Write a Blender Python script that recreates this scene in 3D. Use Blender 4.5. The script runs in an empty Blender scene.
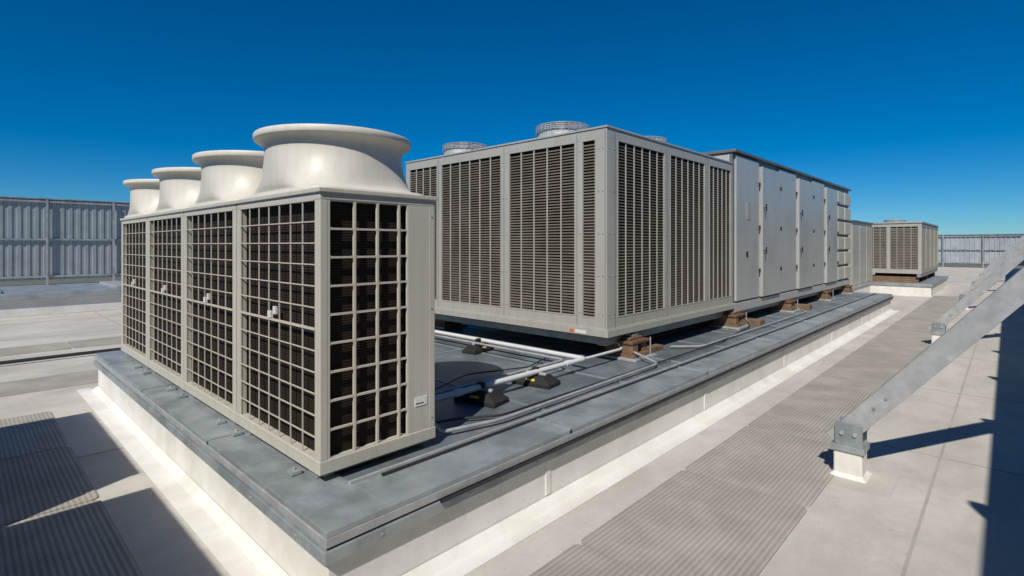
import bpy, math, random
from mathutils import Vector, Matrix
random.seed(4)
D=bpy.data
scene=bpy.context.scene
COL=scene.collection

# ------------------------------------------------------------------ materials
def mat(name, col, rough=0.5, metal=0.0, var=0.12, nscale=3.0, bump=0.0, bscale=40, dirt=0.0, dirtcol=(0.12,0.1,0.08), streak=False, spec=0.5, specks=0.0, speckcol=(0.2,0.18,0.15), stain=0.0, staincol=(0.3,0.28,0.24), stscale=0.5, ststretch=(1,1,1)):
    m=D.materials.new(name); m.use_nodes=True
    nt=m.node_tree; N=nt.nodes; L=nt.links
    b=N['Principled BSDF']
    b.inputs['Roughness'].default_value=rough; b.inputs['Metallic'].default_value=metal
    b.inputs['Specular IOR Level'].default_value=spec
    tc=N.new('ShaderNodeTexCoord')
    n1=N.new('ShaderNodeTexNoise'); n1.inputs['Scale'].default_value=nscale; n1.inputs['Detail'].default_value=8; n1.inputs['Roughness'].default_value=0.62
    L.new(tc.outputs['Object'],n1.inputs['Vector'])
    mr=N.new('ShaderNodeMapRange'); mr.inputs[1].default_value=0.25; mr.inputs[2].default_value=0.75
    mr.inputs[3].default_value=1-var; mr.inputs[4].default_value=1+var
    L.new(n1.outputs['Fac'],mr.inputs[0])
    mx=N.new('ShaderNodeMix'); mx.data_type='RGBA'; mx.blend_type='MULTIPLY'; mx.inputs[0].default_value=1
    mx.inputs[6].default_value=(*col,1)
    cb=N.new('ShaderNodeCombineColor')
    for i in range(3): L.new(mr.outputs[0],cb.inputs[i])
    L.new(cb.outputs[0],mx.inputs[7])
    out=mx.outputs[2]
    def layer(out,scale,stretch,loc,lo,hi,amt,colr,rough_=0.7,detail=10):
        n2=N.new('ShaderNodeTexNoise'); n2.inputs['Scale'].default_value=scale; n2.inputs['Detail'].default_value=detail; n2.inputs['Roughness'].default_value=rough_
        mp=N.new('ShaderNodeMapping'); mp.inputs['Scale'].default_value=stretch; mp.inputs['Location'].default_value=loc
        L.new(tc.outputs['Object'],mp.inputs['Vector']); L.new(mp.outputs[0],n2.inputs['Vector'])
        m2=N.new('ShaderNodeMapRange'); m2.inputs[1].default_value=lo; m2.inputs[2].default_value=hi; m2.inputs[3].default_value=0; m2.inputs[4].default_value=amt
        L.new(n2.outputs['Fac'],m2.inputs[0])
        mx2=N.new('ShaderNodeMix'); mx2.data_type='RGBA'; mx2.inputs[7].default_value=(*colr,1)
        L.new(m2.outputs[0],mx2.inputs[0]); L.new(out,mx2.inputs[6]); return mx2.outputs[2]
    if dirt>0: out=layer(out,nscale*1.7,(7,7,0.5) if streak else (1,1,1),(3.1,1.7,5.2),0.48,0.75,dirt,dirtcol)
    if stain>0: out=layer(out,stscale,ststretch,(8.3,2.2,1.1),0.47,0.60,stain,staincol,0.65,8)
    if specks>0: out=layer(out,38,(1,1,1),(1.3,7.2,0.1),0.64,0.72,specks,speckcol,0.5,3)
    L.new(out,b.inputs['Base Color'])
    rr=N.new('ShaderNodeMapRange'); rr.inputs[1].default_value=0.3; rr.inputs[2].default_value=0.7
    rr.inputs[3].default_value=max(0.05,rough-0.09); rr.inputs[4].default_value=min(1,rough+0.1)
    L.new(n1.outputs['Fac'],rr.inputs[0]); L.new(rr.outputs[0],b.inputs['Roughness'])
    if bump>0:
        n3=N.new('ShaderNodeTexNoise'); n3.inputs['Scale'].default_value=bscale; n3.inputs['Detail'].default_value=4
        L.new(tc.outputs['Object'],n3.inputs['Vector'])
        bp=N.new('ShaderNodeBump'); bp.inputs['Strength'].default_value=bump; bp.inputs['Distance'].default_value=0.01
        L.new(n3.outputs['Fac'],bp.inputs['Height']); L.new(bp.outputs[0],b.inputs['Normal'])
    return m

def banded(name,c1,c2,axis,period,rough=0.7,var=0.1,metal=0,bump=0.5,axis2=None,nscale=3.0,lo=-0.6,hi=0.6,dirt=0,dirtcol=(0,0,0),**kw):
    m=mat(name,c1,rough,metal,var,nscale,dirt=dirt,dirtcol=dirtcol,**kw)
    nt=m.node_tree;N=nt.nodes;L=nt.links;b=N['Principled BSDF']
    tc=[n for n in N if n.type=='TEX_COORD'][0]
    sp=N.new('ShaderNodeSeparateXYZ'); L.new(tc.outputs['Object'],sp.inputs[0])
    d=N.new('ShaderNodeMath'); d.operation='MULTIPLY'; d.inputs[1].default_value=2*math.pi/period
    L.new(sp.outputs[axis],d.inputs[0])
    s=N.new('ShaderNodeMath'); s.operation='SINE'; L.new(d.outputs[0],s.inputs[0])
    a=N.new('ShaderNodeMapRange'); a.inputs[1].default_value=lo; a.inputs[2].default_value=hi
    L.new(s.outputs[0],a.inputs[0]); w=a.outputs[0]
    src=b.inputs['Base Color'].links[0].from_socket
    mul=N.new('ShaderNodeMix'); mul.data_type='RGBA'; mul.blend_type='MULTIPLY'; mul.inputs[0].default_value=1
    mul.inputs[7].default_value=(c2[0]/c1[0],c2[1]/c1[1],c2[2]/c1[2],1); L.new(src,mul.inputs[6])
    mx=N.new('ShaderNodeMix'); mx.data_type='RGBA'
    L.new(w,mx.inputs[0]); L.new(mul.outputs[2],mx.inputs[6]); L.new(src,mx.inputs[7]); L.new(mx.outputs[2],b.inputs['Base Color'])
    bp=N.new('ShaderNodeBump'); bp.inputs['Strength'].default_value=bump; bp.inputs['Distance'].default_value=0.006
    L.new(w,bp.inputs['Height']); L.new(bp.outputs[0],b.inputs['Normal'])
    return m

M={}
M['cream']=mat('cream_paint',(0.48,0.465,0.395),0.42,0,0.05,1.2,dirt=0.35,dirtcol=(0.29,0.26,0.20),streak=True)
M['shroud']=mat('cream_plastic',(0.60,0.575,0.50),0.46,0,0.04,1.5,dirt=0.32,dirtcol=(0.38,0.34,0.27),streak=True,spec=0.4)
M['guard']=mat('guard_wire',(0.50,0.475,0.395),0.45,0,0.05)
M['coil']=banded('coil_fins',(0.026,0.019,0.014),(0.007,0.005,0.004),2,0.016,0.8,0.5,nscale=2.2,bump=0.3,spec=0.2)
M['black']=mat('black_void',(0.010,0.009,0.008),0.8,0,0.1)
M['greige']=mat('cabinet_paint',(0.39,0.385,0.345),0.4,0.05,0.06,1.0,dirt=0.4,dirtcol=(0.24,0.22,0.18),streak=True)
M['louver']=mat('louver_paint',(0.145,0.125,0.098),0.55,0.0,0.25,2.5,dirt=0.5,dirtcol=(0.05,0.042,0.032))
M['ahu']=mat('ahu_panel',(0.43,0.445,0.425),0.32,0.12,0.10,0.8,dirt=0.35,dirtcol=(0.25,0.25,0.23),streak=True)
M['ahud']=mat('ahu_trim',(0.15,0.16,0.16),0.4,0.3,0.08,1.0)
M['galv']=mat('galvanized_steel',(0.36,0.40,0.42),0.42,0.4,0.22,4,bump=0.08,bscale=20,dirt=0.6,dirtcol=(0.38,0.375,0.35),stain=0.65,staincol=(0.205,0.235,0.255),stscale=2.3)
M['galvl']=mat('galvanized_light',(0.44,0.455,0.46),0.45,0.35,0.18,9,dirt=0.4,dirtcol=(0.29,0.29,0.27),stain=0.3,staincol=(0.34,0.36,0.37),stscale=6)
M['deck']=mat('deck_membrane',(0.16,0.19,0.215),0.40,0.2,0.35,1.3,bump=0.15,bscale=14,dirt=0.75,dirtcol=(0.34,0.345,0.33),stain=0.6,staincol=(0.10,0.115,0.13),stscale=1.7)
M['white']=mat('white_membrane',(0.72,0.71,0.67),0.6,0,0.06,1.2,bump=0.35,bscale=6,dirt=0.5,dirtcol=(0.48,0.445,0.38),specks=0.4,speckcol=(0.45,0.42,0.36),stain=0.4,staincol=(0.54,0.52,0.46),stscale=1.6)
M['roof']=mat('roof_membrane',(0.50,0.475,0.43),0.75,0,0.14,1.1,bump=0.3,bscale=11,dirt=0.7,dirtcol=(0.34,0.315,0.27),specks=0.55,speckcol=(0.27,0.25,0.21),stain=0.6,staincol=(0.40,0.375,0.33),stscale=0.8,ststretch=(0.6,1.6,1))
M['seam']=mat('membrane_seam',(0.38,0.36,0.32),0.7,0,0.15,2,dirt=0.6,dirtcol=(0.28,0.26,0.225))
M['pad']=banded('walkway_tread',(0.385,0.36,0.315),(0.30,0.28,0.243),1,0.033,0.8,0.18,bump=0.3,nscale=1.6,dirt=0.6,dirtcol=(0.27,0.25,0.215),specks=0.4,speckcol=(0.24,0.22,0.19),stain=0.6,staincol=(0.30,0.28,0.24),stscale=1.9)
M['wood']=mat('weathered_wood',(0.17,0.10,0.055),0.8,0,0.4,6,bump=0.3,dirt=0.5,dirtcol=(0.22,0.20,0.17))
M['rust']=mat('rusty_steel',(0.16,0.09,0.055),0.7,0.3,0.4,9,bump=0.2)
M['rubber']=mat('black_rubber',(0.02,0.02,0.021),0.75,0,0.3,8,bump=0.2,spec=0.3)
M['yellow']=mat('yellow_reflector',(0.6,0.42,0.04),0.5,0,0.2,20)
M['pvc']=mat('white_pipe',(0.60,0.62,0.62),0.35,0,0.06,4,dirt=0.3,dirtcol=(0.4,0.38,0.34))
M['cable']=mat('black_cable',(0.025,0.026,0.028),0.5)
M['label']=mat('paper_label',(0.66,0.66,0.63),0.5)
M['orange']=mat('warning_label',(0.6,0.16,0.03),0.5)
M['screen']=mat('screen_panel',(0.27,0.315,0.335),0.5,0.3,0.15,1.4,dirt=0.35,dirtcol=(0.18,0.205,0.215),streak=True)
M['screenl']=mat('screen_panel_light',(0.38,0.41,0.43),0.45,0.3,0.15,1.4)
M['earth']=mat('distant_ground',(0.12,0.13,0.10),0.9,0,0.4,0.01)
M['brick']=mat('facade_panel',(0.4,0.36,0.3),0.8,0,0.1,1)

# ------------------------------------------------------------------ builder
class B:
    def __init__(s): s.v=[];s.f=[];s.m=[];s.sm=[];s.ms=[]
    def mi(s,k):
        if k not in s.ms: s.ms.append(k)
        return s.ms.index(k)
    def add(s,vs,fs,k,smooth=False,mx=None):
        o=len(s.v)
        s.v+= [tuple(mx@Vector(p)) if mx else tuple(p) for p in vs]
        i=s.mi(k)
        for f in fs: s.f.append(tuple(o+a for a in f)); s.m.append(i); s.sm.append(smooth)
    def box(s,x0,x1,y0,y1,z0,z1,k,mx=None):
        if x1<x0:x0,x1=x1,x0
        if y1<y0:y0,y1=y1,y0
        vs=[(x0,y0,z0),(x1,y0,z0),(x1,y1,z0),(x0,y1,z0),(x0,y0,z1),(x1,y0,z1),(x1,y1,z1),(x0,y1,z1)]
        s.add(vs,[(0,3,2,1),(4,5,6,7),(0,1,5,4),(1,2,6,5),(2,3,7,6),(3,0,4,7)],k,False,mx)
    def cyl(s,p0,p1,r,k,seg=12,r1=None,smooth=True):
        p0=Vector(p0);p1=Vector(p1);r1=r if r1 is None else r1
        d=(p1-p0).normalized(); a=d.orthogonal().normalized(); b=d.cross(a)
        vs=[];fs=[]
        for i in range(seg):
            t=2*math.pi*i/seg; q=a*math.cos(t)+b*math.sin(t)
            vs.append(p0+q*r)
        for i in range(seg):
            t=2*math.pi*i/seg; q=a*math.cos(t)+b*math.sin(t)
            vs.append(p1+q*r1)
        for i in range(seg):
            j=(i+1)%seg; fs.append((i,j,seg+j,seg+i))
        s.add(vs,fs,k,smooth)
        s.add(vs,[tuple(range(seg-1,-1,-1)),tuple(range(seg,2*seg))],k,False)
    def loft(s,rings,k,smooth=True,cap=False):
        n=len(rings[0]);vs=[p for r in rings for p in r];fs=[]
        for a in range(len(rings)-1):
            for i in range(n):
                j=(i+1)%n; fs.append((a*n+i,a*n+j,(a+1)*n+j,(a+1)*n+i))
        s.add(vs,fs,k,smooth)
        if cap: s.add(rings[-1],[tuple(range(n))],k)
    def obj(s,name,parent,bevel=0,loc=None):
        me=D.meshes.new(name)
        me.from_pydata(s.v,[],s.f)
        for k in s.ms: me.materials.append(M[k])
        me.polygons.foreach_set('material_index',s.m)
        me.polygons.foreach_set('use_smooth',s.sm)
        me.update()
        o=D.objects.new(name,me); COL.objects.link(o)
        if parent:
            o.parent=parent
            if loc is None:
                me.transform(Matrix.Translation(-Vector(parent.location)))
        if bevel:
            md=o.modifiers.new('bevel','BEVEL'); md.width=bevel; md.segments=2; md.limit_method='ANGLE'; md.angle_limit=math.radians(50)
        return o
def empty(name,loc=(0,0,0),rz=0):
    e=D.objects.new(name,None); e.location=loc; e.rotation_euler=(0,0,rz); e.empty_display_size=0.3
    COL.objects.link(e); return e
def path(b,pts,r,k,seg=10):
    P=[Vector(p) for p in pts]; out=[P[0]]
    for i in range(1,len(P)-1):
        a,c,d=P[i-1],P[i],P[i+1]
        l=min(0.09,(c-a).length*0.45,(d-c).length*0.45)
        p0=c+(a-c).normalized()*l; p1=c+(d-c).normalized()*l
        for t in range(6):
            u=t/5; out.append(p0*(1-u)**2+c*2*u*(1-u)+p1*u*u)
    out.append(P[-1])
    rings=[]; prev=None
    for i,p in enumerate(out):
        d=(out[min(i+1,len(out)-1)]-out[max(i-1,0)]).normalized()
        if prev is None: a=d.orthogonal().normalized()
        else: a=(prev-d*prev.dot(d)).normalized()
        prev=a; c=d.cross(a)
        rings.append([p+(a*math.cos(2*math.pi*j/seg)+c*math.sin(2*math.pi*j/seg))*r for j in range(seg)])
    b.loft(rings,k)

# ------------------------------------------------------------------ setting
ZD=0.48   # equipment platform level
b=B(); b.add([(-3000,-3000,-9),(3000,-3000,-9),(3000,3000,-9),(-3000,3000,-9)],[(0,1,2,3)],'earth'); b.obj('ground',None)

bd=empty('rooftop_building',(20,12,0))
b=B(); b.box(-22,57.4,-1.9,33.2,-9,-0.001,'brick'); b.obj('building_walls',bd)
b=B(); b.add([(-22,-1.9,0.004),(57.4,-1.9,0.004),(57.4,33.2,0.004),(-22,33.2,0.004)],[(0,1,2,3)],'roof'); b.obj('roof_surface',bd)
b=B()
for y in [0.42,14.2,17.1,20.3,23.4,26.5]:
    b.box(-20,56,y,y+0.018,0.005,0.0075,'seam')
for x in [5.9,8.6,11.4,14.2,17.3,20.3,23.2,26.4,29.4,33,37,41]:
    b.box(x,x+0.02,-1.3,1.0,0.005,0.008,'seam')
for x in [-6,-3.1,-0.9,2.6,5.4]:
    b.box(x,x+0.03,9.9,32,0.005,0.0085,'seam')
for y in [3.1,5.9]:
    b.box(-0.5,1.05,y,y+0.02,0.0052,0.0088,'seam')
b.obj('membrane_seams',bd)

# platform
pl=empty('roof_equipment_platform',(9.7,5.4,0))
X0,X1,Y0,Y1=1.22,18.2,2.38,8.5
b=B(); b.box(X0+0.03,X1-0.03,Y0+0.03,Y1-0.03,0,0.36,'white')
def cant(x0,x1,y0,y1,w,h,k):
    vo=[(x0-w,y0-w,0.008),(x1+w,y0-w,0.008),(x1+w,y1+w,0.008),(x0-w,y1+w,0.008)]
    vi=[(x0,y0,h),(x1,y0,h),(x1,y1,h),(x0,y1,h)]
    b.add(vo+vi,[(0,1,5,4),(1,2,6,5),(2,3,7,6),(3,0,4,7)],k)
cant(X0+0.027,X1-0.027,Y0+0.027,Y1-0.027,0.06,0.06,'white')
b.box(X0-0.16,X1+0.16,Y0-0.16,Y0-0.02,0.005,0.010,'white'); b.box(X0-0.16,X0-0.02,Y0-0.02,Y1+0.16,0.005,0.010,'white')
for x in [2.9,5.6,8.4,11.3,14.1,16.8]:
    b.box(x,x+0.05,Y0+0.022,Y0+0.0295,0.07,0.355,'white')
b.obj('curb_wall',pl,0.0)
b=B(); b.box(X0+0.1,X1-0.1,Y0+0.1,Y1-0.1,0.36,ZD-0.012,'deck'); 
for x in [3.4,4.65,5.9,7.2,8.4,9.7,11,12.2,13.5,14.8,16.1,17.2]:
    b.box(x,x+0.03,Y0+0.4,Y1-0.4,ZD-0.012,ZD-0.006,'galv')
for y in [3.9,5.3,6.8]:
    b.box(2.3,X1-0.4,y,y+0.03,ZD-0.012,ZD-0.004,'galv')
b.obj('deck',pl)
b=B()
def capx(y0,y1,xs):
    for i in range(len(xs)-1):
        dz=0.0025*(i%2)
        b.box(xs[i],xs[i+1]+0.03,y0,y1,ZD-0.03,ZD+dz,'galv')
xs=[X0+0.36,3.15,5.6,8.1,10.6,13.1,15.6,X1-0.03]
capx(Y0,Y0+0.38,xs)
ys=[Y0+0.0,4.1,6.0,7.6,Y1-0.03]
for i in range(len(ys)-1):
    b.box(X0,X0+0.36,ys[i],ys[i+1]+(0.03 if i<3 else 0),ZD-0.03,ZD+0.003*(i%2)+0.001,'galv')
b.box(X0+0.36,X1,Y1-0.38,Y1,ZD-0.03,ZD,'galv'); b.box(X1-0.36,X1+0.001,Y0+0.38,Y1-0.38,ZD-0.03,ZD+0.002,'galv')
for x in xs[1:-1]: b.box(x,x+0.03,Y0-0.002,Y0+0.38,ZD+0.003,ZD+0.012,'galv')
for y in ys[1:-1]: b.box(X0-0.002,X0+0.36,y,y+0.03,ZD+0.004,ZD+0.012,'galv')
b.box(X0+0.34,X1-0.4,Y0+0.38,Y0+0.40,ZD-0.02,ZD+0.018,'galvl')
b.box(X0-0.006,X1,Y0-0.006,Y0+0.02,ZD-0.075,ZD-0.0305,'galvl'); b.box(X0-0.006,X0+0.02,Y0+0.02,Y1,ZD-0.075,ZD-0.0305,'galvl')
b.box(X0+0.02,X1,Y0+0.012,Y0+0.04,ZD-0.09,ZD-0.075,'black'); b.box(X0+0.012,X0+0.04,Y0+0.02,Y1,ZD-0.09,ZD-0.075,'black')
b.box(X0-0.016,X1,Y0-0.016,Y0+0.02,ZD-0.15,ZD-0.088,'galv'); b.box(X0-0.016,X0+0.02,Y0+0.02,Y1,ZD-0.15,ZD-0.088,'galv')
for i in range(26):
    x=X0+0.3+0.62*i; b.cyl((x,Y0-0.020,ZD-0.118),(x,Y0-0.015,ZD-0.118),0.008,'galvl',6)
    if i<10: y=Y0+0.3+0.6*i; b.cyl((X0-0.020,y,ZD-0.118),(X0-0.015,y,ZD-0.118),0.008,'galvl',6)
b.obj('cap_flashing',pl,0.003)
b=B()
path(b,[(1.9,Y0-0.03,ZD-0.08),(9,Y0-0.028,ZD-0.083),(X1,Y0-0.03,ZD-0.08)],0.011,'cable')
path(b,[(1.75,Y0+0.34,ZD+0.012),(9,Y0+0.33,ZD+0.012),(X1-0.3,Y0+0.34,ZD+0.012)],0.010,'cable')
b.obj('perimeter_cable',pl)

# walkway pads
def pad(x0,x1,y0,y1,z=0.004,rot=False):
    cx0,cy0=(x0+x1)/2,(y0+y1)/2
    e=empty('walkway_pad',(cx0,cy0,0),math.pi/2 if rot else 0); b=B()
    hx,hy=(x1-x0)/2,(y1-y0)/2
    if rot: hx,hy=hy,hx
    r=0.05; pts=[]
    for cx,cy,a0 in [(hx-r,hy-r,0),(-hx+r,hy-r,90),(-hx+r,-hy+r,180),(hx-r,-hy+r,270)]:
        for t in range(5):
            a=math.radians(a0+t*22.5); pts.append((cx+r*math.cos(a),cy+r*math.sin(a)))
    off=random.randint(-400,400)*0.33*0.1
    lo=[(p[0]+off*3,p[1]+off*10,z) for p in pts]; hi=[(p[0]+off*3,p[1]+off*10,z+0.009) for p in pts]
    b.loft([lo,hi],'pad',False,True); o=b.obj('tread_mat',e,0,loc=0); o.location=(-off*3,-off*10,0)
x=1.2
while x<24:
    pad(x,x+1.455,1.02,1.95,0.005); x+=1.464
for y in [1.9,3.37,4.84,6.31]:
    pad(-0.55,0.72,y,y+1.45,0.005,True)
for x in [-4.2,-2.72,-1.24,0.24,1.72]: pad(x,x+1.46,8.95,9.85,0.005)
for x in [-3,-1.52,-0.04,1.44]: pad(x,x+1.46,12.2,13.1,0.005)

# ------------------------------------------------------------------ heat pump modules
def heat_pump(y0,first=False,x0=1.442,x1=2.278):
    w=1.325; h=1.72
    yc=y0+w/2
    e=empty('outdoor_heat_pump_unit',((x0+x1)/2,yc,ZD))
    z0=ZD+0.0; zb=z0+0.075; zt=z0+h
    y1=y0+w-0.012
    b=B()
    for yy in (y0+0.08,y1-0.2):
        b.box(x0+0.02,x1-0.02,yy,yy+0.12,z0+0.002,z0+0.05,'galv')
    b.box(x0-0.005,x1+0.004,y0-0.004,y1+0.004,z0+0.05,z0+0.13,'cream')
    for (a,c) in ((x0,x0+0.05),(x1-0.05,x1)):
        for (p,q) in ((y0,y0+0.07),(y1-0.07,y1)):
            b.box(a,c,p,q,z0+0.13,zt-0.07,'cream')
    b.box(x0,x1,y0,y1,zt-0.07,zt-0.02,'cream')
    b.box(x0-0.014,x1+0.014,y0-0.014,y1+0.006,zt-0.028,zt,'cream')
    b.box(x1-0.012,x1-0.003,y0+0.07,y1-0.07,z0+0.13,zt-0.07,'cream')
    b.obj('cabinet_frame',e,0.006)
    b=B()
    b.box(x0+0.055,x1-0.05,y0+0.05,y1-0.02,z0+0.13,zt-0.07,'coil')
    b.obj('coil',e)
    b=B()
    za,zc=z0+0.13,zt-0.07; ya,yb=y0+0.07,y1-0.07; t=0.0032
    nc,nr=7,12
    for i in range(nc+1):
        yy=ya+(yb-ya)*i/nc; b.box(x0+0.004,x0+0.011,yy-t,yy+t,za,zc,'guard')
    for i in range(nr+1):
        zz=za+(zc-za)*i/nr; b.box(x0+0.0,x0+0.007,ya,yb,zz-t,zz+t,'guard')
    for zz in (za+(zc-za)*0.5,): b.box(x0-0.001,x0+0.011,ya,yb,zz-0.007,zz+0.007,'guard')
    b.box(x0-0.004,x0+0.012,yc-0.05,yc-0.01,z0+0.93,z0+0.98,'label'); b.box(x0-0.006,x0+0.012,yc+0.02,yc+0.07,z0+0.90,z0+0.945,'label')
    xs=[x0+0.055,x0+0.225,x0+0.385,x0+0.545,x0+0.615]
    zs=[za+(zc-za)*i/9 for i in range(10)]
    for i,xx in enumerate(xs):
        b.box(xx-0.007,xx+0.007,y0+0.002,y0+0.02,za,zc,'guard')
    for i,zz in enumerate(zs):
        b.box(x0+0.05,x0+0.615,y0+0.004,y0+0.018,zz-0.006,zz+0.006,'guard')
    c=0.018
    for i in range(4):
        for j in range(9):
            a,d=xs[i]+0.007,xs[i+1]-0.007; p,q=zs[j]+0.006,zs[j+1]-0.006
            cc=min(c,(d-a)*0.3)
            for (ux,uz,sx,sz) in ((a,p,1,1),(d,p,-1,1),(d,q,-1,-1),(a,q,1,-1)):
                yy=y0+0.006
                tri=[(ux,yy,uz),(ux+sx*cc,yy,uz),(ux+sx*cc*0.3,yy,uz+sz*cc*0.3),(ux,yy,uz+sz*cc)]
                if sx*sz<0: tri=tri[::-1]
                b.add(tri,[(0,1,2,3)],'guard')
    b.obj('coil_guard',e)
    b=B()
    b.box(x0+0.615,x1-0.05,y0+0.001,y0+0.03,za,zc,'cream')
    if first:
        b.box(x1-0.17,x1-0.07,y0-0.003,y0+0.002,z0+0.30,z0+0.36,'label')
        b.box(x1-0.165,x1-0.10,y0-0.004,y0-0.0031,z0+0.315,z0+0.322,'black')
        for zz in (0.2,0.95,1.58): b.cyl((x1-0.03,y0-0.004,z0+zz),(x1-0.03,y0+0.001,z0+zz),0.006,'galv',8)
    b.obj('service_panel',e,0.004)
    b=B(); xc=(x0+x1)/2; seg=72
    def ring(a,bb,n,z):
        r=[]; sx=0.03*min(1,z/0.12)
        for i in range(seg):
            t=2*math.pi*i/seg; c,s=math.cos(t),math.sin(t)
            r.append((xc+sx+a*math.copysign(abs(c)**(2/n),c),yc+bb*math.copysign(abs(s)**(2/n),s),zt+z))
        return r
    prof=[(0.424,0.60,10,0.001),(0.424,0.60,10,0.014),(0.421,0.590,8,0.022),(0.424,0.535,6,0.030),(0.432,0.510,4.6,0.042),(0.447,0.497,3.4,0.065),(0.459,0.488,2.7,0.11),(0.466,0.480,2.3,0.17),(0.468,0.472,2.1,0.23),
          (0.469,0.469,2,0.29),(0.472,0.472,2,0.325),(0.482,0.482,2,0.350),(0.500,0.500,2,0.366),(0.526,0.526,2,0.376),(0.534,0.534,2,0.379),(0.538,0.538,2,0.385),(0.538,0.538,2,0.418),(0.533,0.533,2,0.424),
          (0.485,0.485,2,0.425),(0.46,0.46,2,0.40),(0.445,0.445,2,0.34),(0.44,0.44,2,0.1)]
    b.loft([ring(*p) for p in prof],'shroud')
    b.add(ring(0.42,0.42,2,0.1),[tuple(range(seg))],'black')
    b.obj('fan_shroud',e)
    b=B(); xc+=0.03
    b.cyl((xc,yc,zt+0.1),(xc,yc,zt+0.25),0.08,'guard')
    for i in range(4):
        mx=Matrix.Translation((xc,yc,zt+0.19))@Matrix.Rotation(math.radians(90*i),4,'Z')@Matrix.Rotation(math.radians(22),4,'X')
        b.box(0.07,0.40,-0.11,0.11,-0.004,0.004,'guard',mx)
    for i in range(1,9):
        r=0.43*i/8; n=40
        b.loft([[(xc+(r+dr)*math.cos(2*math.pi*j/n),yc+(r+dr)*math.sin(2*math.pi*j/n),zt+0.35+dz) for j in range(n)] for dr,dz in ((-.003,0),(.003,0),(.003,.006),(-.003,.006))],'guard')
    for i in range(8):
        a=math.pi*2*i/8; b.cyl((xc,yc,zt+0.353),(xc+0.44*math.cos(a),yc+0.44*math.sin(a),zt+0.353),0.004,'guard',6)
    b.obj('fan',e)
for i in range(4): heat_pump(2.886+1.333*i,i==0)

e=empty('mounting_rail',(1.86,5.5,ZD))
b=B(); b.box(1.50,1.56,2.95,8.2,ZD+0.0015,ZD+0.04,'galv'); b.obj('rail_channel',e,0.003)
b=B()
for y in (3.1,4.05,4.4,5.4,5.75,6.7,7.1): b.box(1.37,1.435,y,y+0.07,ZD+0.005,ZD+0.028,'galv'); b.cyl((1.40,y+0.035,ZD+0.027),(1.40,y+0.035,ZD+0.043),0.010,'galvl',6)
b.obj('anchor_clips',e,0.003)

# ------------------------------------------------------------------ louvred faces helper
def louver_panel(b,axis,face,a0,a1,z0,z1,ncol,pitch=0.036,inw=1,kl='louver',kf='greige',strip=0.018):
    def bx(u0,u1,d0,d1,z0,z1,k):
        if axis=='x': b.box(face+d0,face+d1,u0,u1,z0,z1,k)
        else: b.box(u0,u1,face+d0,face+d1,z0,z1,k)
    n=int((z1-z0)/pitch)
    for i in range(n):
        z=z0+i*pitch
        if axis=='x':
            v=[(face+0.010,a0,z),(face+0.010,a1,z),(face+0.045,a1,z+pitch*0.85),(face+0.045,a0,z+pitch*0.85),(face+0.012,a0,z-0.004),(face+0.012,a1,z-0.004)]
            b.add(v,[(0,3,2,1),(0,1,5,4)],kl)
        else:
            v=[(a0,face+0.010,z),(a1,face+0.010,z),(a1,face+0.045,z+pitch*0.85),(a0,face+0.045,z+pitch*0.85),(a0,face+0.012,z-0.004),(a1,face+0.012,z-0.004)]
            b.add(v,[(0,1,2,3),(0,4,5,1)],kl)
    for i in range(1,ncol):
        u=a0+(a1-a0)*i/ncol
        bx(u-strip/2,u+strip/2,0.002,0.012,z0,z1,kf)
    bx(a0,a0+0.012,-0.004,0.02,z0,z1,kf); bx(a1-0.012,a1,-0.004,0.02,z0,z1,kf)
    bx(a0+0.012,a1-0.012,-0.004,0.02,z1-0.012,z1,kf); bx(a0+0.012,a1-0.012,-0.004,0.02,z0,z0+0.012,kf)

def frame_face(b,axis,face,panels,a0,a1,z0,z1,zl0,zl1,k='greige'):
    def bx(u0,u1,z0,z1):
        if axis=='x': b.box(face,face+0.04,u0,u1,z0,z1,k)
        else: b.box(u0,u1,face,face+0.04,z0,z1,k)
    bx(a0,a1,z0,zl0); bx(a0,a1,zl1,z1)
    cur=a0
    for p,q,_ in panels:
        bx(cur,p,zl0,zl1); cur=q
    bx(cur,a1,zl0,zl1)

def cond_fan(b,x,y,z,r=0.36,h=0.30):
    n=36
    def rg(rr,zz): return [(x+rr*math.cos(2*math.pi*i/n),y+rr*math.sin(2*math.pi*i/n),zz) for i in range(n)]
    b.loft([rg(r+0.06,z),rg(r+0.05,z+0.03),rg(r+0.0,z+0.07),rg(r,z+h-0.10),rg(r-0.01,z+h-0.10),rg(r-0.02,z+0.02)],'galvl')
    b.add(rg(r-0.02,z+0.03),[tuple(range(n))],'black')
    def wr(rr,zz,t=0.006): b.loft([rg(rr-t,zz),rg(rr,zz-t),rg(rr+t,zz),rg(rr,zz+t),rg(rr-t,zz)],'galvl')
    for k in range(1,9):
        rr=(r+0.02)*k/8; wr(rr,z+h-0.01+0.03*math.cos(k/8*math.pi/2))
    for k in range(3): wr(r+0.02,z+h-0.035-0.025*k)
    for i in range(28):
        a=2*math.pi*i/28; c,s=math.cos(a),math.sin(a); rr=r+0.02
        b.cyl((x+rr*0.3*c,y+rr*0.3*s,z+h+0.018),(x+rr*c,y+rr*s,z+h-0.01),0.0035,'galvl',5)
        b.cyl((x+rr*c,y+rr*s,z+h-0.01),(x+rr*c,y+rr*s,z+h-0.11),0.0035,'galvl',5)
    b.cyl((x,y,z+0.05),(x,y,z+h-0.02),0.07,'galvl')

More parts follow.
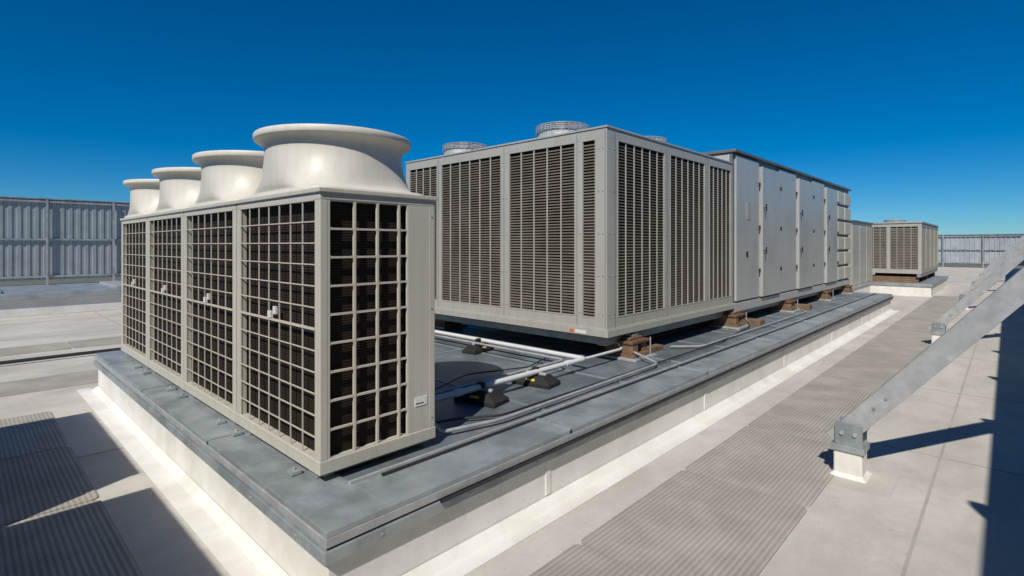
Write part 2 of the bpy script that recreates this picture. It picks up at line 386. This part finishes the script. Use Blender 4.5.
# ------------------------------------------------------------------ big condenser
e=empty('air_cooled_condenser',(7.1,5.4,0.82))
bx0,bx1,by0,by1=5.19,9.02,3.386,7.35; bz0,bz1=0.82,3.236; zl0,zl1=1.0,3.12
PL=[(3.54,3.74,1),(3.84,4.96,5),(5.11,6.42,6),(6.52,7.25,4)]
PR=[(5.42,6.60,6),(6.76,7.90,6),(8.07,8.93,5)]
b=B()
frame_face(b,'x',bx0,PL,by0,by1,bz0+0.0,bz1,zl0,zl1)
frame_face(b,'y',by0,PR,bx0+0.04,bx1,bz0+0.0,bz1,zl0,zl1)
b.box(bx1-0.04,bx1,by0+0.04,by1,bz0,bz1,'greige'); b.box(bx0+0.04,bx1-0.04,by1-0.04,by1,bz0,bz1,'greige')
b.box(bx0-0.012,bx1+0.003,by0-0.012,by1+0.012,bz1,bz1+0.022,'greige')
b.box(bx0-0.03,bx1+0.003,by0-0.03,by1+0.03,bz0-0.03,bz0+0.05,'greige')
b.box(bx0-0.012,bx1+0.003,by0-0.012,by1+0.012,bz0+0.05,bz0+0.065,'greige')
for y in (3.386,3.79,5.03,6.47):
    b.box(bx0-0.005,bx0-0.0005,y+0.02,y+0.026,bz0+0.07,bz1-0.03,'ahud')
for x in (5.36,6.68,7.985):
    b.box(x,x+0.006,by0-0.005,by0-0.0005,bz0+0.07,bz1-0.03,'ahud')
for x in (5.24,5.34,6.64,6.72,7.94,8.03,8.97):
    for z in (1.05,1.5,2.0,2.5,3.0): b.cyl((x,by0-0.006,z),(x,by0+0.001,z),0.008,'galv',8)
for y in (3.44,3.5,3.77,5.0,5.08,6.45,6.49):
    for z in (1.05,1.5,2.0,2.5,3.0): b.cyl((bx0-0.006,y,z),(bx0+0.001,y,z),0.008,'galv',8)
b.obj('cabinet',e,0.005)
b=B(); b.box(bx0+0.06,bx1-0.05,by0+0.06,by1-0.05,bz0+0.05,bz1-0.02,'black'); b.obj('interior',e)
b=B()
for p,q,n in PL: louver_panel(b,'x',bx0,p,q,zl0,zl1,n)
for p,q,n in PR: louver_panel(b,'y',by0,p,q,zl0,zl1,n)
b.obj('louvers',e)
b=B()
for x,y in ((5.98,4.65),(5.98,6.75),(7.65,4.3),(7.65,6.5)): cond_fan(b,x,y,bz1+0.022)
b.obj('roof_fans',e)
b=B()
b.box(bx0+0.12,bx1,by0+0.10,by0+0.22,0.66,0.764,'galv'); b.box(bx0+0.12,bx1,by1-0.22,by1-0.10,0.66,0.764,'galv')
b.box(bx0+0.12,bx0+0.24,by0+0.22,by1-0.22,0.67,0.764,'galv')
b.box(bx0+0.05,bx1,by0+0.05,by1-0.05,0.765,0.789,'ahud')
b.obj('base_rail',e,0.004)
b=B()
b.box(bx0-0.034,bx0-0.0305,3.66,3.82,0.805,0.845,'label'); b.box(bx0-0.0345,bx0-0.031,3.84,3.90,0.805,0.845,'orange')
b.obj('label',e)

# ------------------------------------------------------------------ AHU
e=empty('air_handling_unit',(13.5,4.8,0.82))
ax0,ax1,ay0,ay1,az0,az1=9.06,18.0,3.386,6.4,0.82,3.465
b=B()
b.box(ax0,ax1,ay0+0.02,ay1,az0,az1-0.02,'ahud')
b.box(ax0-0.03,ax1+0.03,ay0-0.05,ay1+0.05,az1-0.02,az1+0.03,'ahud')
b.box(ax0-0.015,ax1+0.015,ay0-0.02,ay1+0.02,az0-0.10,az0+0.05,'ahu')
b.obj('casing',e,0.006)
b=B()
edges=[9.10,10.30,11.42,12.66,13.88,15.08,16.3]
for i in range(len(edges)-1):
    p,q=edges[i]+0.035,edges[i+1]-0.035
    d=0.0 if i%2==0 else 0.04
    b.box(p,q,ay0-0.02-d,ay0+0.019,az0+0.08,az1-0.06-(0.08 if i%2 else 0),'ahu')
    for z in (1.35,2.15,2.95): b.box(q-0.02,q+0.03,ay0-0.04-d,ay0-0.0205-d,z,z+0.08,'black')
    if i%2:
        for z in (1.7,2.5): b.cyl((p+0.05,ay0-0.07-d,z),(p+0.05,ay0-0.07-d,z+0.13),0.012,'black',8); b.box(p+0.04,p+0.06,ay0-0.07-d,ay0-0.0205-d,z+0.05,z+0.07,'black')
for y in (3.45,4.45,5.45): b.box(ax0-0.018,ax0-0.001,y,y+0.93,az0+0.1,az1-0.06,'ahu')
b.obj('access_doors',e,0.008)
b=B()
for c in range(2):
    p=16.38+c*0.82
    for r in range(6):
        z=az0+0.09+r*0.415
        b.box(p,p+0.74,ay0-0.05,ay0+0.019,z,z+0.35,'cream')
b.obj('intake_louver',e,0.02)
b=B()
b.box(9.62,9.82,ay0-0.027,ay0-0.0205,2.32,2.62,'greige'); b.box(9.6,9.68,ay0-0.026,ay0-0.0205,1.65,1.75,'black')
b.obj('nameplate',e)
b=B(); b.box(ax0,ax1,ay0+0.1,ay0+0.22,0.62,0.719,'galv'); b.box(ax0,ax1,ay1-0.2,ay1-0.1,0.62,0.719,'galv'); b.obj('base_rail',e)

# stands
def stand(x,y=3.50,s=1.0):
    e=empty('equipment_stand',(x,y,ZD)); b=B(); z=ZD-0.010
    b.box(x-0.28,x+0.24,y-0.30,y+0.22,z,z+0.03,'galvl')
    b.box(x-0.22,x+0.18,y-0.24,y+0.18,z+0.031,z+0.075,'wood')
    b.box(x-0.21,x-0.09,y-0.22,y+0.17,z+0.076,z+0.19,'wood')
    b.box(x+0.05,x+0.17,y-0.20,y+0.17,z+0.076,z+0.185,'wood')
    b.cyl((x-0.02,y-0.14,z+0.076),(x-0.02,y-0.14,z+0.19),0.04,'rust')
    b.box(x-0.23,x+0.19,y-0.23,y+0.18,z+0.191,z+0.225,'rust')
    b.box(x-0.15,x+0.14,y-0.15,y+0.16,z+0.226,z+0.258,'wood')
    b.cyl((x+0.14,y-0.26,z+0.03),(x+0.14,y-0.26,z+0.25),0.009,'galv',8)
    b.box(x-0.07,x+0.07,y-0.13,y+0.1,z+0.259,0.765 if x<9 else 0.71,'galv')
    b.obj('stacked_blocks',e,0.005)
for x in (5.80,9.1,12.1,15.2,17.7): stand(x)
for x in (5.80,9.1,12.1,15.2): stand(x,7.05 if x<9 else 6.25)
b=B(); e=empty('wood_sleeper',(8.9,3.4,ZD)); b.box(9.5,9.75,3.1,3.5,ZD-0.01,ZD+0.08,'wood'); b.box(6.15,6.5,3.35,3.6,ZD-0.01,ZD+0.05,'wood'); b.box(12.6,12.8,3.1,3.6,ZD-0.01,ZD+0.09,'wood'); b.obj('block',e,0.004)

# ------------------------------------------------------------------ pipes and blocks
e=empty('drain_pipe',(4,4,0.6)); b=B()
path(b,[(2.32,3.42,0.60),(4.70,3.42,0.60),(4.80,3.42,0.60),(4.80,7.2,0.60)],0.026,'pvc',14)
path(b,[(2.32,3.56,0.595),(3.5,3.56,0.595),(4.62,3.56,0.595),(4.62,7.2,0.595)],0.014,'galvl',10)
path(b,[(4.80,3.42,0.60),(5.6,3.42,0.60),(5.6,3.6,0.75)],0.016,'pvc',12)
for x in (2.9,4.45): b.cyl((x,3.42,0.6),(x+0.09,3.42,0.6),0.033,'pvc',14)
b.obj('pipe_run',e)
def block(x,y,rz=0,s=1):
    e=empty('pipe_support_block',(x,y,ZD),rz); b=B(); z=-0.010
    L,W,H=0.20*s,0.11*s,0.115
    v=[(-L,-W,z),(L,-W,z),(L,W,z),(-L,W,z),(-L,-W,z+0.035),(L,-W,z+0.035),(L,W,z+0.035),(-L,W,z+0.035),(-L*0.6,-W*0.7,z+H-0.02),(L*0.6,-W*0.7,z+H-0.02),(L*0.6,W*0.7,z+H-0.02),(-L*0.6,W*0.7,z+H-0.02)]
    b.add(v,[(0,3,2,1),(0,1,5,4),(1,2,6,5),(2,3,7,6),(3,0,4,7),(4,5,9,8),(5,6,10,9),(6,7,11,10),(7,4,8,11),(8,9,10,11)],'rubber')
    b.box(-L*0.55,L*0.55,-0.02,0.02,z+H-0.02,z+H+0.008,'galvl')
    b.box(-0.035,0.035,-0.025,0.025,z+H+0.008,z+H+0.055,'rubber')
    o=b.obj('rubber_base',e,0.008,loc=0)
    b=B()
    mx=Matrix.Translation((0.0,-W*0.86,z+0.063))@Matrix.Rotation(math.radians(-30),4,'X')
    b.box(-0.045*s,0.045*s,-0.004,0.003,-0.011,0.011,'yellow',mx); b.obj('reflective_strip',e,0,loc=0)
block(3.22,3.42,math.radians(-78),1.1); block(4.0,3.45,math.radians(-80),1.1); block(4.70,5.05,math.radians(8)); block(4.7,6.5,0.1)
e=empty('electrical_conduit',(3.5,3.05,0.5)); b=B()
path(b,[(2.20,3.05,0.62),(2.36,3.05,0.62),(2.40,2.98,0.512),(2.9,2.86,0.512),(5.5,2.90,0.512),(5.62,3.2,0.55),(5.62,3.4,0.60)],0.014,'galvl',10)
path(b,[(2.30,3.2,0.52),(2.7,3.15,0.50),(3.0,2.95,0.50),(7.4,2.95,0.50),(9.2,3.15,0.5),(9.3,3.4,0.7)],0.010,'cable',8)
path(b,[(6.6,3.3,0.50),(6.9,3.0,0.50),(12.0,3.0,0.50),(12.4,3.3,0.5),(12.4,3.5,0.7)],0.013,'galvl',8)
path(b,[(2.5,4.3,0.50),(3.0,3.9,0.50),(3.7,4.15,0.50),(4.4,3.9,0.50),(5.3,4.2,0.5)],0.008,'cable',8)
b.obj('conduit_run',e)

# ------------------------------------------------------------------ struts and screens
def brace(x):
    e=empty('screen_brace',(x,0.93,0)); y=0.93; b=B()
    b.box(x-0.10,x+0.10,y-0.10,y+0.10,0.005,0.25,'white')
    vo=[(x-0.13,y-0.13,0.010),(x+0.13,y-0.13,0.010),(x+0.13,y+0.13,0.010),(x-0.13,y+0.13,0.010)]
    vi=[(x-0.101,y-0.101,0.04),(x+0.101,y-0.101,0.04),(x+0.101,y+0.101,0.04),(x-0.101,y+0.101,0.04)]
    b.add(vo+vi,[(0,1,5,4),(1,2,6,5),(2,3,7,6),(3,0,4,7)],'white')
    b.obj('pedestal',e,0.015)
    b=B()
    b.box(x-0.115,x+0.115,y-0.115,y+0.115,0.215,0.262,'galv')
    b.box(x-0.095,x-0.079,y-0.10,y+0.09,0.262,0.44,'galv'); b.box(x+0.079,x+0.095,y-0.10,y+0.09,0.262,0.44,'galv')
    for yy in (-0.05,0.04): b.cyl((x-0.11,y+yy,0.36),(x-0.095,y+yy,0.36),0.016,'galvl',6,smooth=False)
    b.obj('base_bracket',e,0.003)
    b=B(); b.box(x-0.3,x+0.3,y-0.3,y+0.085,0.005,0.0092,'roof'); b.obj('flashing_patch',e,0,)
    b=B()
    p0=Vector((x,y+0.02,0.36)); p1=Vector((x,-1.36,0.36+1.2*(y+0.02+1.36)))
    d=(p1-p0); L=d.length; ang=math.atan2(d.z,-d.y)
    mx=Matrix.Translation(p0)@Matrix.Rotation(math.pi-ang,4,'X')
    hw=0.072; hd=0.078; t=0.006
    b.box(-hw,-hw+t,-0.12,L,-hd,hd,'galvl',mx)
    b.box(-hw+t,hw,-0.12,L,hd-t,hd,'galvl',mx); b.box(-hw+t,hw,-0.12,L,-hd,-hd+t,'galvl',mx)
    b.box(hw-t,hw,-0.12,L,hd-0.03,hd-t,'galvl',mx); b.box(hw-t,hw,-0.12,L,-hd+t,-hd+0.03,'galvl',mx)
    for yy in (0.3,0.42): b.cyl(mx@Vector((-hw-0.008,yy,0.0)),mx@Vector((-hw,yy,0.0)),0.013,'galv',6,smooth=False)
    b.obj('channel_strut',e,0.002)
for i in range(7): brace(4.98+7.5*i)

def screen(name,p0,p1,h,inside,kp='screen',rib=0.3,z0=0.25,dep=0.035):
    p0=Vector((*p0,0));p1=Vector((*p1,0)); L=(p1-p0).length; a=math.atan2(p1.y-p0.y,p1.x-p0.x)
    e=empty(name,tuple(p0),0); mx=Matrix.Translation(p0)@Matrix.Rotation(a,4,'Z'); s=inside
    b=B()
    x=0; pts=[]
    while x<L:
        pts+= [(x,0),(x+rib*0.42,0),(x+rib*0.5,dep),(x+rib*0.92,dep)]; x+=rib
    n=len(pts)
    vs=[(p[0],-s*p[1],z0) for p in pts]+[(p[0],-s*p[1],h) for p in pts]
    b.add(vs,[(i,i+1,n+i+1,n+i) for i in range(n-1)],kp,False,mx); b.obj('ribbed_panel',e)
    b=B()
    for z in (z0+0.15,(z0+h)/2,h-0.12): b.box(0,L,min(s*0.005,s*0.09),max(s*0.005,s*0.09),z-0.04,z+0.04,'galv',mx)
    b.box(0,L,-0.08,0.08,h+0.001,h+0.05,'galv',mx)
    x=0.4
    while x<L:
        b.box(x-0.04,x+0.04,min(s*0.092,s*0.2),max(s*0.092,s*0.2),0.0,h-0.02,'galv',mx); x+=2.5
    b.obj('steel_frame',e)
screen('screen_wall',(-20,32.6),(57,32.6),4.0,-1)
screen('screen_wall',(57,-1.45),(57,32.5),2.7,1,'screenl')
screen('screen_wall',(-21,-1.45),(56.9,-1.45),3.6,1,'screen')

# ------------------------------------------------------------------ further units
def small_rtu(x0,x1,y0,y1,z0,z1,curb=True):
    e=empty('rooftop_condensing_unit',((x0+x1)/2,(y0+y1)/2,z0)); b=B()
    PLs=[(y0+0.1,(y0+y1)/2-0.05,4),((y0+y1)/2+0.05,y1-0.1,4)]
    n=4; w=(x1-x0)/n; PRs=[(x0+i*w+0.1,x0+(i+1)*w-0.1,5) for i in range(n)]
    frame_face(b,'x',x0,PLs,y0,y1,z0,z1,z0+0.15,z1-0.12); frame_face(b,'y',y0,PRs,x0+0.04,x1,z0,z1,z0+0.15,z1-0.12)
    b.box(x1-0.04,x1,y0+0.04,y1,z0,z1,'greige'); b.box(x0+0.04,x1-0.04,y1-0.04,y1,z0,z1,'greige')
    b.box(x0-0.03,x1+0.03,y0-0.03,y1+0.03,z1,z1+0.05,'greige'); b.obj('cabinet',e)
    b=B(); b.box(x0+0.06,x1-0.05,y0+0.06,y1-0.05,z0+0.02,z1-0.02,'black'); b.obj('interior',e)
    b=B()
    for p,q,m in PLs: louver_panel(b,'x',x0,p,q,z0+0.15,z1-0.12,m,0.06)
    for p,q,m in PRs: louver_panel(b,'y',y0,p,q,z0+0.15,z1-0.12,m,0.06)
    b.obj('louvers',e)
    b=B(); 
    for i in range(2):
        cond_fan(b,x0+(x1-x0)*(0.25+0.5*i),(y0+y1)/2,z1+0.05,0.34,0.14)
    b.obj('roof_fans',e)
    b=B(); b.box(x0-0.3,x1+0.3,y0-0.3,y1+0.3,0.005,0.36,'white'); b.box(x0-0.34,x1+0.34,y0-0.34,y1+0.34,0.36,0.46,'galv')
    for x in (x0+0.1,(x0+x1)/2,x1-0.3): b.box(x,x+0.2,y0+0.1,y1-0.1,0.461,z0-0.121,'wood')
    b.box(x0,x1,y0+0.02,y0+0.14,z0-0.12,z0-0.001,'galv'); b.box(x0,x1,y1-0.14,y1-0.02,z0-0.12,z0-0.001,'galv'); b.obj('curb',e)
small_rtu(24.3,30.5,2.3,4.3,0.80,2.68)
e=empty('exhaust_plenum',(20.7,4.6,0)); b=B()
b.box(19.2,22.6,3.55,5.8,0.5,2.6,'ahu'); b.box(19.15,22.65,3.5,5.85,2.6,2.65,'ahud'); b.box(19.25,22.55,3.6,5.75,0.005,0.5,'white')
for x in (19.25,20.38,21.5): b.box(x,x+1.05,3.53,3.549,0.6,2.5,'ahu')
b.obj('casing',e,0.006)
e=empty('roof_hatch_curb',(3.5,20,0)); b=B()
b.box(-1.5,7,18.6,22,0.005,0.45,'white'); b.box(-1.6,7.1,18.5,22.1,0.45,0.60,'galv'); b.obj('curb',e,0.01)
b=B()
for x in (0.3,3.2): b.box(x,x+0.5,18.9,21.5,0.601,0.68,'galvl')
b.obj('cap_strip',e,0.01)
e=empty('roof_drain_pipe',(0.5,10.6,0)); b=B(); path(b,[(-6,11.2,0.06),(0.7,11.2,0.06),(3,11.2,0.06),(9,11.2,0.06)],0.028,'cable'); 
for x in (-4,-2,0,2,4): b.box(x,x+0.12,11.08,11.32,0.005,0.045,'rubber')
b.obj('pipe_run',e)

def cabinet(y0,y1,x1=-0.93,x0=-1.9,h=2.25):  # unseen boxes added outside the frame to cast shadows onto the left pads
    e=empty('shadow_caster_cabinet',((x0+x1)/2,(y0+y1)/2,0)); b=B()
    b.box(x0,x1,y0,y1,0.12,h-0.03,'cream'); b.box(x0-0.02,x1+0.0,y0-0.02,y1+0.02,h-0.03,h,'cream')
    b.box(x0+0.05,x1-0.05,y0+0.1,y0+0.3,0.005,0.119,'galv'); b.box(x0+0.05,x1-0.05,y1-0.3,y1-0.1,0.005,0.119,'galv')
    b.obj('casing',e,0.008)
    b=B(); louver_panel(b,'y',y0-0.05,x0+0.1,x1-0.1,0.4,h-0.3,3,0.05,kf='cream',kl='cream'); b.obj('vent',e)
cabinet(4.25,6.5); cabinet(1.5,3.85)

# ------------------------------------------------------------------ light
EL=math.radians(46); TH=math.radians(25)
sd=Vector((math.cos(EL)*math.cos(TH),math.cos(EL)*math.sin(TH),-math.sin(EL)))
l=D.lights.new('sun','SUN'); l.energy=4.7; l.angle=math.radians(0.5); l.color=(1.0,0.94,0.85)
o=D.objects.new('sun',l); COL.objects.link(o); o.rotation_euler=sd.to_track_quat('-Z','Y').to_euler(); o.location=(-10,-6,14)
w=D.worlds.new('World'); scene.world=w; w.use_nodes=True
nt=w.node_tree; N=nt.nodes; L=nt.links
bg=N['Background']; sky=N.new('ShaderNodeTexSky'); sky.sky_type='NISHITA'; sky.sun_disc=False
sky.sun_elevation=EL; sky.sun_rotation=math.atan2(-sd.x,-sd.y); sky.altitude=1400; sky.air_density=1.0; sky.dust_density=0.05; sky.ozone_density=5.5
tint=N.new('ShaderNodeMix'); tint.data_type='RGBA'; tint.blend_type='MULTIPLY'; tint.inputs[0].default_value=1; tint.inputs[7].default_value=(0.64,0.96,1.16,1)
gm=N.new('ShaderNodeHueSaturation'); gm.inputs['Saturation'].default_value=1.22; gm.inputs['Value'].default_value=1.0
L.new(sky.outputs[0],tint.inputs[6]); L.new(tint.outputs[2],gm.inputs['Color']); L.new(gm.outputs[0],bg.inputs['Color']); bg.inputs['Strength'].default_value=0.065

# ------------------------------------------------------------------ camera
c=D.cameras.new('camera'); c.sensor_width=36; c.lens=525/1024*36; c.shift_y=-43/1024; c.clip_end=6000; c.clip_start=0.05
o=D.objects.new('camera',c); COL.objects.link(o); o.location=(0,0,1.865); o.rotation_euler=(math.radians(90),0,math.radians(43.37-90))
scene.camera=o
scene.view_settings.view_transform='Standard'; scene.view_settings.look='None'; scene.view_settings.exposure=0
